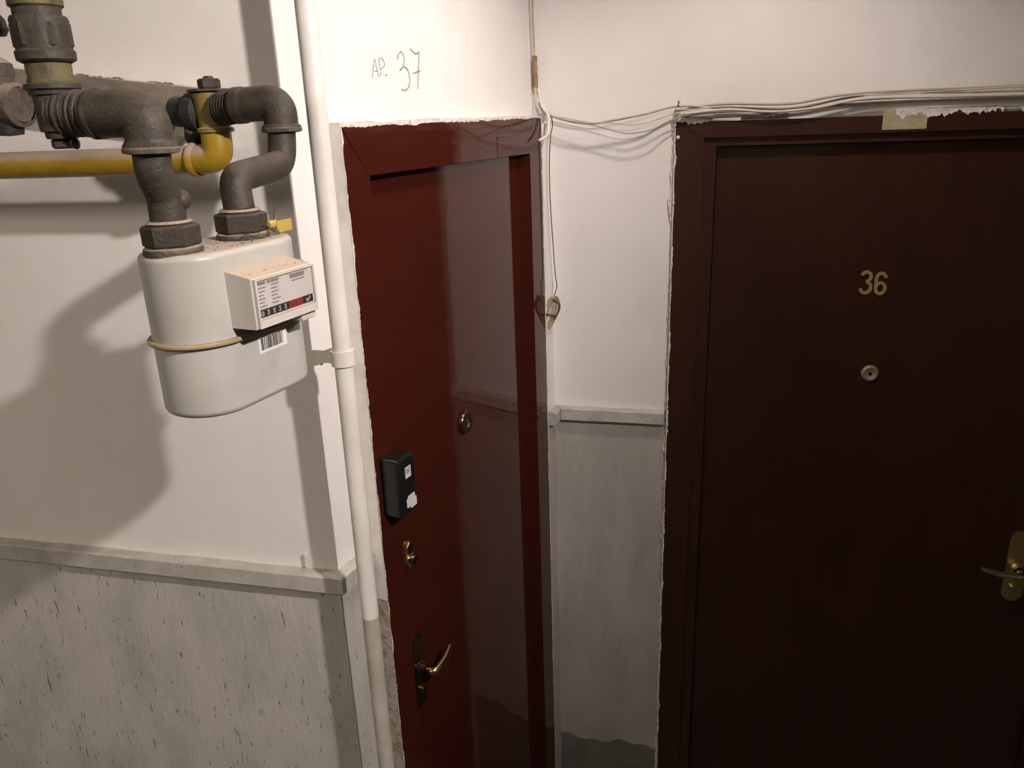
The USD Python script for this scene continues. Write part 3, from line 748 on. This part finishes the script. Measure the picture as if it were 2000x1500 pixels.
# dusty fittings behind it, at the edge of the picture
df = thing('dusty_tee', 'dust-caked iron tee on the wall behind the thick riser, at the left edge', 'pipe fitting')
dY = -.20
pth = resample(fillet([A([-.46, dY, 2.134]), A([-.30, dY, 2.134]), A([-.205, dY, 2.131])], [.02], 4), .004)
obj('run', rough(sweep(pth, .0175 + .002 * np.sin(np.arange(len(pth)) * .8), 24), .0012, 120, 6), W['iron_dusty'], df)
obj('branch', rough(sweep(resample([A([-.232, dY, 2.128]), A([-.236, dY, 2.168])], .003), .0205, 24), .0014, 110, 7), W['iron_dusty'], df)
obj('cap', lathe([(.0225, 0), (.024, .004), (.023, .014), (.015, .020), (0, .0215)], A([-.236, dY, 2.160]), MZ, 24), W['iron_dusty'], df)
obj('collar', lathe([(.019, 0), (.0235, .002), (.0235, .016), (.019, .018)], A([-.222, dY, 2.1305]), X1, 24), W['iron_dusty'], df)
obj('lower_boss', rough(lathe([(0, -.016), (.014, -.015), (.016, -.004), (.016, .012)], A([-.228, dY, 2.115]), MZ, 20), .001, 150, 8), W['black_iron'], df)
hk = thing('valve_grip', 'dark knob of a valve cut off by the upper left corner', 'valve')
obj('grip', rough(lathe([(0, 0), (.012, .001), (.015, .006), (.013, .014), (.009, .020), (.009, .05)], A([-.1265, -.30, 2.188]), MZ, 20), .0012, 140, 9), W['black_iron'], hk)

# ------------------------------------------------------------------ far pipe: union -> S-bend -> elbow -> valve
fp = thing('outlet_pipe', 'dark iron swan-neck pipe from the far meter union up to the yellow valve', 'pipe')
YF_ = -.138
t2 = C2 + MZ * .028
pts = [t2, t2 + A([-.002, 0, .012]), t2 + A([-.0015, .012, .028]), A([.067, -.165, 2.060]), A([.0705, YF_, 2.070]), A([.0715, YF_, 2.086])]
sp = resample(fillet([t2, t2 + A([-.003, .002, .030]), A([.0705, YF_ - .004, 2.058]), A([.0722, YF_, 2.100])], [.045, .045], 14), .003)
obj('swan_neck', sweep(sp, .0152, 24), W['iron'], fp)
el = resample(fillet([A([.0722, YF_, 2.0945]), A([.0725, YF_, 2.1235]), A([.020, YF_, 2.1215])], [.026], 14), .002)
rr = np.full(len(el), .0185); rr[:3] = .0212; rr[-6:] = .0195
obj('elbow', sweep(el, rr, 28), W['iron'], fp)
obj('elbow_rim', lathe([(.017, -.003), (.0215, -.002), (.0220, .001), (.0212, .003), (.018, .004)], A([.0722, YF_, 2.0945]), MZ, 28), W['iron_dusty'], fp)
run = resample([A([.024, YF_, 2.1215]), A([-.006, -.126, 2.119])], .0012)
obj('threaded_nipple', rough(sweep(run, .0172 + .0012 * np.sin(np.arange(len(run)) * 1.5), 24), .0006, 220, 3), W['iron'], fp)

# ------------------------------------------------------------------ yellow valve and yellow gas pipe
YY = -.115
vz = thing('gas_valve', 'yellow painted gas valve with dark cap between the beam and the swan-neck pipe', 'valve')
VX = -.0245
obj('body', lathe([(.0150, 2.0935), (.0205, 2.0945), (.0208, 2.0985), (.0175, 2.1000), (.0180, 2.108), (.0195, 2.122), (.0205, 2.1365), (.0170, 2.1385), (0, 2.1385)], A([VX, YY, 0]), MZ, 24), W['yellow_dull'], vz, smooth=30)
obj('plate', lathe([(0, 2.1380), (.0255, 2.1385), (.0255, 2.1410), (0, 2.1415)], A([VX, YY, 0]), MZ, 8), W['iron_dusty'], vz, smooth=20)
obj('square_cap', cat_(hexnut(A([VX, YY, 2.1410]), MZ, .0125, .0115), lathe([(.006, 2.152), (.005, 2.155), (0, 2.1555)], A([VX, YY, 0]), MZ, 12)), W['iron'], vz, smooth=20)
obj('back_body', rough(lathe([(.0125, 0), (.0205, .004), (.0215, .016), (.0165, .020), (.0165, .040), (.012, .044), (0, .044)], A([VX - .012, YY, 2.1165]), A([-1., .15, .06]), 24), .001, 120, 5), W['black_iron'], vz)
obj('lock_lug', rough(sweep(resample([A([-.052, YY, 2.100]), A([-.060, YY + .01, 2.088])], .003), .011, 16), .001, 120, 12), W['black_iron'], vz)
yp = thing('yellow_gas_pipe', 'yellow horizontal gas pipe with dusty top along the left wall', 'pipe')
obj('straight_length', sweep(resample([A([XL + .02, YY, 2.058]), A([-.055, YY, 2.0640])], .01), .0162, 28), W['yellow_paint'], yp)
obj('coupling', lathe([(.017, 0), (.0195, .001), (.0205, .003), (.0200, .007), (.0180, .010)], A([-.061, YY, 2.0638]), X1, 28), W['yellow_paint'], yp)
ey = resample(fillet([A([-.056, YY, 2.0640]), A([-.0255, YY, 2.0655]), A([-.0250, YY, 2.0945])], [.022], 12), .002)
obj('elbow', sweep(ey, .0172, 24), W['yellow_paint'], yp)
obj('thread', lathe([(.0155, 0), (.0165, .001), (.0155, .002), (.0165, .003), (.0155, .004), (.0165, .005), (.015, .007)], A([-.0250, YY, 2.0870]), MZ, 24), W['iron'], yp)

# ------------------------------------------------------------------ beam bracket behind the pipes
bm = thing('wall_beam', 'dusty wooden beam bracket sloping along the wall behind the pipes', 'beam')
bdir = A([math.cos(math.radians(-7.5)), 0, math.sin(math.radians(-7.5))]); bup = A([-bdir[2], 0, bdir[0]])
obj('plank', place(rough(trimesh.creation.box([.50, .036, .050]).subdivide().subdivide().subdivide().subdivide(), .0010, 60, 1), A([-.345, -.020, 2.1545]), bdir, A([0, 1., 0]), bup), W['beam_wood'], bm, smooth=30)
obj('bolt', cat_(lathe([(0, .010), (.006, .009), (.008, .004), (.008, 0)], A([-.172, -.038, 2.128]), NY, 14), lathe([(.012, .002), (.012, 0)], A([-.172, -.038, 2.128]), NY, 18)), W['zinc'], bm, smooth=30)
cr = []
for i in range(26):
    s = trimesh.creation.icosphere(0, rng.uniform(.001, .004)); s.vertices *= [2.2, .8, .6]
    x = rng.uniform(-.36, -.13); s.apply_translation(A([x, rng.uniform(-.034, -.004), 2.1545 + .026 - math.tan(math.radians(7.5)) * (x + .345)])); cr.append(s)
tag(obj('dust_crumbs', cat_(*cr), W['iron_dusty'], bm, smooth=False), kind='stuff')
bk = resample(fillet([A([-.155, -.004, 2.100]), A([-.120, -.05, 2.086]), A([-.085, -.09, 2.098])], [.03], 10), .004)
obj('strap', place(sweep(bk - A([-.12, -.05, 2.09]), .0085, 12), A([-.12, -.05, 2.09]), (1, 0, 0), (0, 1, 0), (0, 0, 1)), W['conduit_grey'], bm)

# ------------------------------------------------------------------ seal on the far union
sl = thing('meter_seal', 'yellow plastic seal tag with clear film and steel wire on the meter lid', 'seal')
s0 = C2 + A([.0, 0, .012])
obj('tag_plate', place(bx(-.009, .014, -.0012, .0012, -.006, .006, .0008), mp(.068, .024, MT + .008), MU, MN, MZ), W['yellow_tag'], sl, smooth=20)
obj('tag_barrel', lathe([(0, 0), (.004, .0005), (.0045, .004), (.0045, .012), (0, .0125)], mp(.050, .020, MT + .011), MU, 14), W['yellow_tag'], sl)
obj('seal_wire', sweep(smoothpath([C2 + A([.024, 0, .012]), mp(.052, .022, MT + .008), mp(.060, .026, MT + .002), mp(.058, .022, MT + .014), mp(.062, .024, MT + .032)], 8), .0005, 8), W['steel_wire'], sl)
film = []
fm = trimesh.Trimesh(*[A(x) for x in ([], [])]) if False else None
gx, gy = np.meshgrid(np.linspace(0, 1, 14), np.linspace(0, 1, 5), indexing='ij')
fu = .010 + gx * .050; fn = .018 + gy * .014; fz = MT + .0025 + .003 * np.sin(gx * 9 + gy * 2) ** 2 + .002 * np.sin(gy * 6)
fv = (MC + fu[..., None] * MU + fn[..., None] * MN + fz[..., None] * MZ).reshape(-1, 3); ff = []
for i in range(13):
    for j in range(4):
        a_ = i * 5 + j; ff += [[a_, a_ + 5, a_ + 6], [a_, a_ + 6, a_ + 1]]
ft = trimesh.Trimesh(np.vstack([fv, fv - A([0, 0, .0003])]), ff + [[q[0] + 70, q[2] + 70, q[1] + 70] for q in ff], process=False)
obj('clear_film', ft, W['clear_plastic'], sl, smooth=True)

# ------------------------------------------------------------------ cables
def B(x, o, z):
    return A([x, YB - o, z])


def cable(name, pts, r, m, label, group=None, n=8, cat='cable'):
    return tag(obj(name, sweep(smoothpath(pts, n), r, 10), m, smooth=True), label, cat, group)


cs = .042
cable('cable', [B(.198, .03, 2.110), B(.213, .035, 2.0985), B(.255, cs, 2.086), B(.305, cs, 2.0795), B(.350, cs, 2.0845), B(.410, cs, 2.094), B(.474, .026, 2.1065), B(.560, .024, 2.1005), B(.690, .024, 2.0945), B(.790, .022, 2.109), B(.870, .02, 2.117), B(1.02, .02, 2.112), B(1.45, .02, 2.108)],
      .0022, W['cable_beige'], 'beige cable sagging highest between the doors, then along the top of door 36')
cable('cable', [B(.213, .034, 2.0975), B(.258, cs, 2.0840), B(.303, cs, 2.0765), B(.340, cs, 2.0660), B(.378, cs, 2.0575), B(.425, cs, 2.0640), B(.474, .028, 2.0840), B(.560, .022, 2.0920), B(.690, .026, 2.0905), B(.780, .024, 2.101), B(.90, .02, 2.106), B(1.45, .02, 2.102)],
      .0014, W['cable_grey'], 'thin grey cable hanging lowest between the doors')
cable('cable', [B(.212, .033, 2.0990), B(.300, cs, 2.0815), B(.345, cs, 2.0790), B(.400, cs, 2.0750), B(.474, .029, 2.0935), B(.56, .026, 2.1030), B(.690, .030, 2.0965), B(.80, .026, 2.113), B(.88, .022, 2.1135), B(1.10, .022, 2.1175), B(1.45, .022, 2.112)],
      .0014, W['cable_white'], 'thin white cable sagging between the other two beside the corner')
cable('cable', [B(.478, .022, 2.0985), B(.56, .020, 2.1075), B(.69, .020, 2.1035), B(.80, .02, 2.1165), B(1.0, .02, 2.1190), B(1.45, .02, 2.118)], .0026, W['cable_grey'], 'grey cable lying on top of the bundle over door 36')
cable('cable', [B(.480, .030, 2.091), B(.57, .030, 2.0965), B(.66, .032, 2.0895), B(.74, .030, 2.094), B(.83, .028, 2.107), B(1.0, .028, 2.105), B(1.45, .028, 2.098)], .0028, W['cable_white'], 'thick white cable at the front of the bundle over door 36')
cable('cable', [B(.482, .020, 2.086), B(.56, .018, 2.083), B(.64, .02, 2.087), B(.80, .02, 2.098), B(1.0, .02, 2.099), B(1.45, .02, 2.094)], .0024, W['cable_beige'], 'beige cable lowest in the bundle over door 36')
# cable clips at the corner of door 36
ck = thing('cable_clip', 'small pale clip holding the cables at the corner of door 36', 'clip')
obj('saddle', toB(bx(.468, .480, 0, .031, 2.098, 2.1045, .002)), W['cable_white'], ck, smooth=20)
obj('nail', lathe([(.0012, 0), (.0012, .010), (.003, .010), (.003, .0115), (0, .012)], B(.4745, 0.03, 2.106), A([0.2, -.5, .8]), 10), W['zinc'], ck)
# corner cables
cable('cable', [P2(.775, .012, 2.34), P2(.778, .012, 2.25), P2(.780, .014, 2.16), P2(.778, .03, 2.115)], .0022, W['cable_beige'], 'thin cable running up the corner of the two white walls')
tp = thing('cable_sleeve', 'brown taped sleeve on the cable in the wall corner', 'cable sleeve')
obj('tape', sweep(resample([P2(.7785, .013, 2.216), P2(.780, .0135, 2.155)], .003), .0048 + .0004 * np.sin(np.arange(21)), 14), W['tape_brown'], tp)
cable('cable', [P2(.775, .022, 2.150), P2(.772, .030, 2.118), P2(.765, .046, 2.100), P2(.757, .050, 2.078), P2(.745, .052, 2.061), P2(.728, .050, 2.054), P2(.712, .048, 2.0505)],   .0034, W['cable_pale'], 'cut white cable end hooking down over the casing of the glossy door')
cable('cable', [P2(.783, .02, 2.125), P2(.786, .025, 2.110), P2(.80, .03, 2.104), B(.205, .026, 2.103), B(.216, .034, 2.097)], .0034, W['cable_beige'], 'short beige cable joining the corner to the sagging cables')
bz = 1.690
def bp(du, do, dz):
    return P2(.772, .050, bz + .016 + dz * 1.15) + A([du * 1.5 - .012 + .22 * dz, -do, 0])
wire = [B(.216, .034, 2.098), P2(.784, .048, 2.078), P2(.772, .048, 2.055), P2(.768, .046, 2.00), P2(.769, .046, 1.92), P2(.776, .048, 1.82), P2(.780, .050, 1.76), P2(.778, .054, 1.735), bp(.006, .003, .002)]
cable('cable', wire, .0010, W['cable_dark'], 'thin dark wire hanging down beside the casing of the glossy door')
# folded wire bundle
wbun = thing('wire_bundle', 'folded and tied beige wire bundle hanging beside the glossy door', 'wire bundle')
for i, (w0, w1) in enumerate(((-.004, .010), (-.001, .013), (.002, .016), (.004, .018))):
    pts_ = [bp(w0 - .004, .002 * i, -.062 - .004 * i), bp(w0 - .003, .002 * i, -.04), bp(w0, .002 * i, -.012), bp((w0 + w1) / 2, .002 * i, .004 + .001 * i), bp(w1, .002 * i, -.012), bp(w1 - .002, .002 * i, -.034), bp(w1 - .009, .002 * i, -.058)]
    obj('strand', sweep(smoothpath(pts_, 6), .0019, 10), W['strand_tan' if i % 2 else 'strand_pale'], wbun, smooth=True)
obj('dark_strand', sweep(smoothpath([bp(.006, .009, .001), bp(.017, .009, -.006), bp(.019, .009, -.02), bp(.013, .009, -.038)], 6), .0016, 10), W['cable_dark'], wbun, smooth=True)
obj('tie', sweep(resample(smoothpath([bp(-.006, .004, -.030), bp(.002, .010, -.029), bp(.010, .010, -.031), bp(.013, .002, -.032)], 6), .002), .0022, 10), W['cable_dark'], wbun, smooth=True)
obj('loose_end', sweep(smoothpath([bp(.003, .004, -.055), bp(.001, .004, -.066), bp(.004, .004, -.076), bp(.006, .003, -.080)], 6), .0011, 8), W['cable_dark'], wbun, smooth=True)
obj('loose_end', sweep(smoothpath([bp(-.010, .000, -.036), bp(-.016, .000, -.052), bp(-.014, .000, -.066)], 6), .0016, 8), W['tape_brown'], wbun, smooth=True)

# ------------------------------------------------------------------ hook and nail marks on the left wall
hkk = thing('wall_hook', 'small white painted plug on the left wall just above the dado rail', 'wall plug')
obj('plug', toL(bx(-.052, -.047, 0, .007, 1.446, 1.468, .0015)), W['white_paint'], hkk, smooth=20)

# ------------------------------------------------------------------ lamps, all out of view
def lamp(loc, mb, label, shade):
    l = thing('unseen_pendant_lamp', label, 'lamp', loc)
    lz_ = CEIL - loc[2]
    obj('ceiling_rose', lathe([(.045, lz_), (.043, lz_ - .012), (.02, lz_ - .022), (.004, lz_ - .024)], (0, 0, 0), MZ, 24), W['black_plastic'], l)
    obj('cord', sweep([(0, 0, lz_ - .02), (0, 0, .09)], .0035, 10), W['cable_dark'], l)
    obj('socket', lathe([(.004, .10), (.018, .09), (.020, .045), (.016, .04)], (0, 0, 0), MZ, 20), W['black_plastic'], l)
    obj('bulb', lathe([(1e-4, -.032), (.014, -.029), (.026, -.017), (.0305, 0), (.027, .015), (.019, .029), (.014, .042)], (0, 0, 0), MZ, 24), mb, l, smooth=True)
    if shade:
        obj('lamp_shade', lathe([(.020, .075), (.06, .055), (.105, -.02), (.118, -.066), (.116, -.066), (.103, -.02), (.058, .053), (.020, .073)], (0, 0, 0), MZ, 40), W['shade'], l)
    return l


def spot(loc, aim, mb, label):
    """lamp on a short stem, a cone shade round the bulb turned along aim"""
    aim = aim / np.linalg.norm(aim)
    l = thing('unseen_spot_lamp', label, 'lamp', loc)
    lz_ = CEIL - loc[2]; back = -aim * .075
    obj('ceiling_rose', lathe([(.045, lz_), (.043, lz_ - .012), (.02, lz_ - .022), (.004, lz_ - .024)], (back[0], back[1], 0), MZ, 24), W['black_plastic'], l)
    obj('stem', sweep([(back[0], back[1], lz_ - .02), (back[0], back[1], back[2] + .01)], .006, 12), W['black_plastic'], l)
    obj('socket', lathe([(0, -.080), (.018, -.078), (.018, -.040), (.012, -.036)], (0, 0, 0), aim, 20), W['black_plastic'], l)
    obj('bulb', lathe([(.010, -.038), (.013, -.024), (.0185, -.010), (.020, 0), (.0175, .010), (.010, .0173), (1e-4, .020)], (0, 0, 0), aim, 24), mb, l, smooth=True)
    k = math.tan(math.radians(SPOT_HALF))
    obj('unseen_cutoff_cone', lathe([(.019, -.060), (.030, -.045), (.034, .0), (.12 * k, .12), (.12 * k + .001, .1205), (.036, .0), (.032, -.047), (.019, -.062)], (0, 0, 0), aim, 40), W['shade'], l)  # out of view, shaped to keep this lamp off the back wall and doors
    return l


pn = thing('added_fill_light', 'square fill light added behind the camera to lift the shadows on the left wall', 'fill light', (-0.75, -2.0, CEIL - .05))  # added fill, no lamp of the landing; softens the left wall shadows
obj('panel_frame', cat_(bx(-.53, .53, -.53, -.50, 0, .05), bx(-.53, .53, .50, .53, 0, .05), bx(-.53, -.50, -.5, .5, 0, .05), bx(.50, .53, -.5, .5, 0, .05)), W['white_paint'], pn, smooth=False)
obj('diffuser', bx(-.5, .5, -.5, .5, .01, .03), W['fill_panel'], pn, smooth=False)
spot(LAMP_A, AIM_A, W['bulb_a'], 'unseen spot lamp lighting the gas meter wall, its dark cone keeping light off the back wall')
lamp(LAMP_B, W['bulb_b'], 'unseen pendant bulb with a small dark shade, placed to light the walls round the two doors', True)
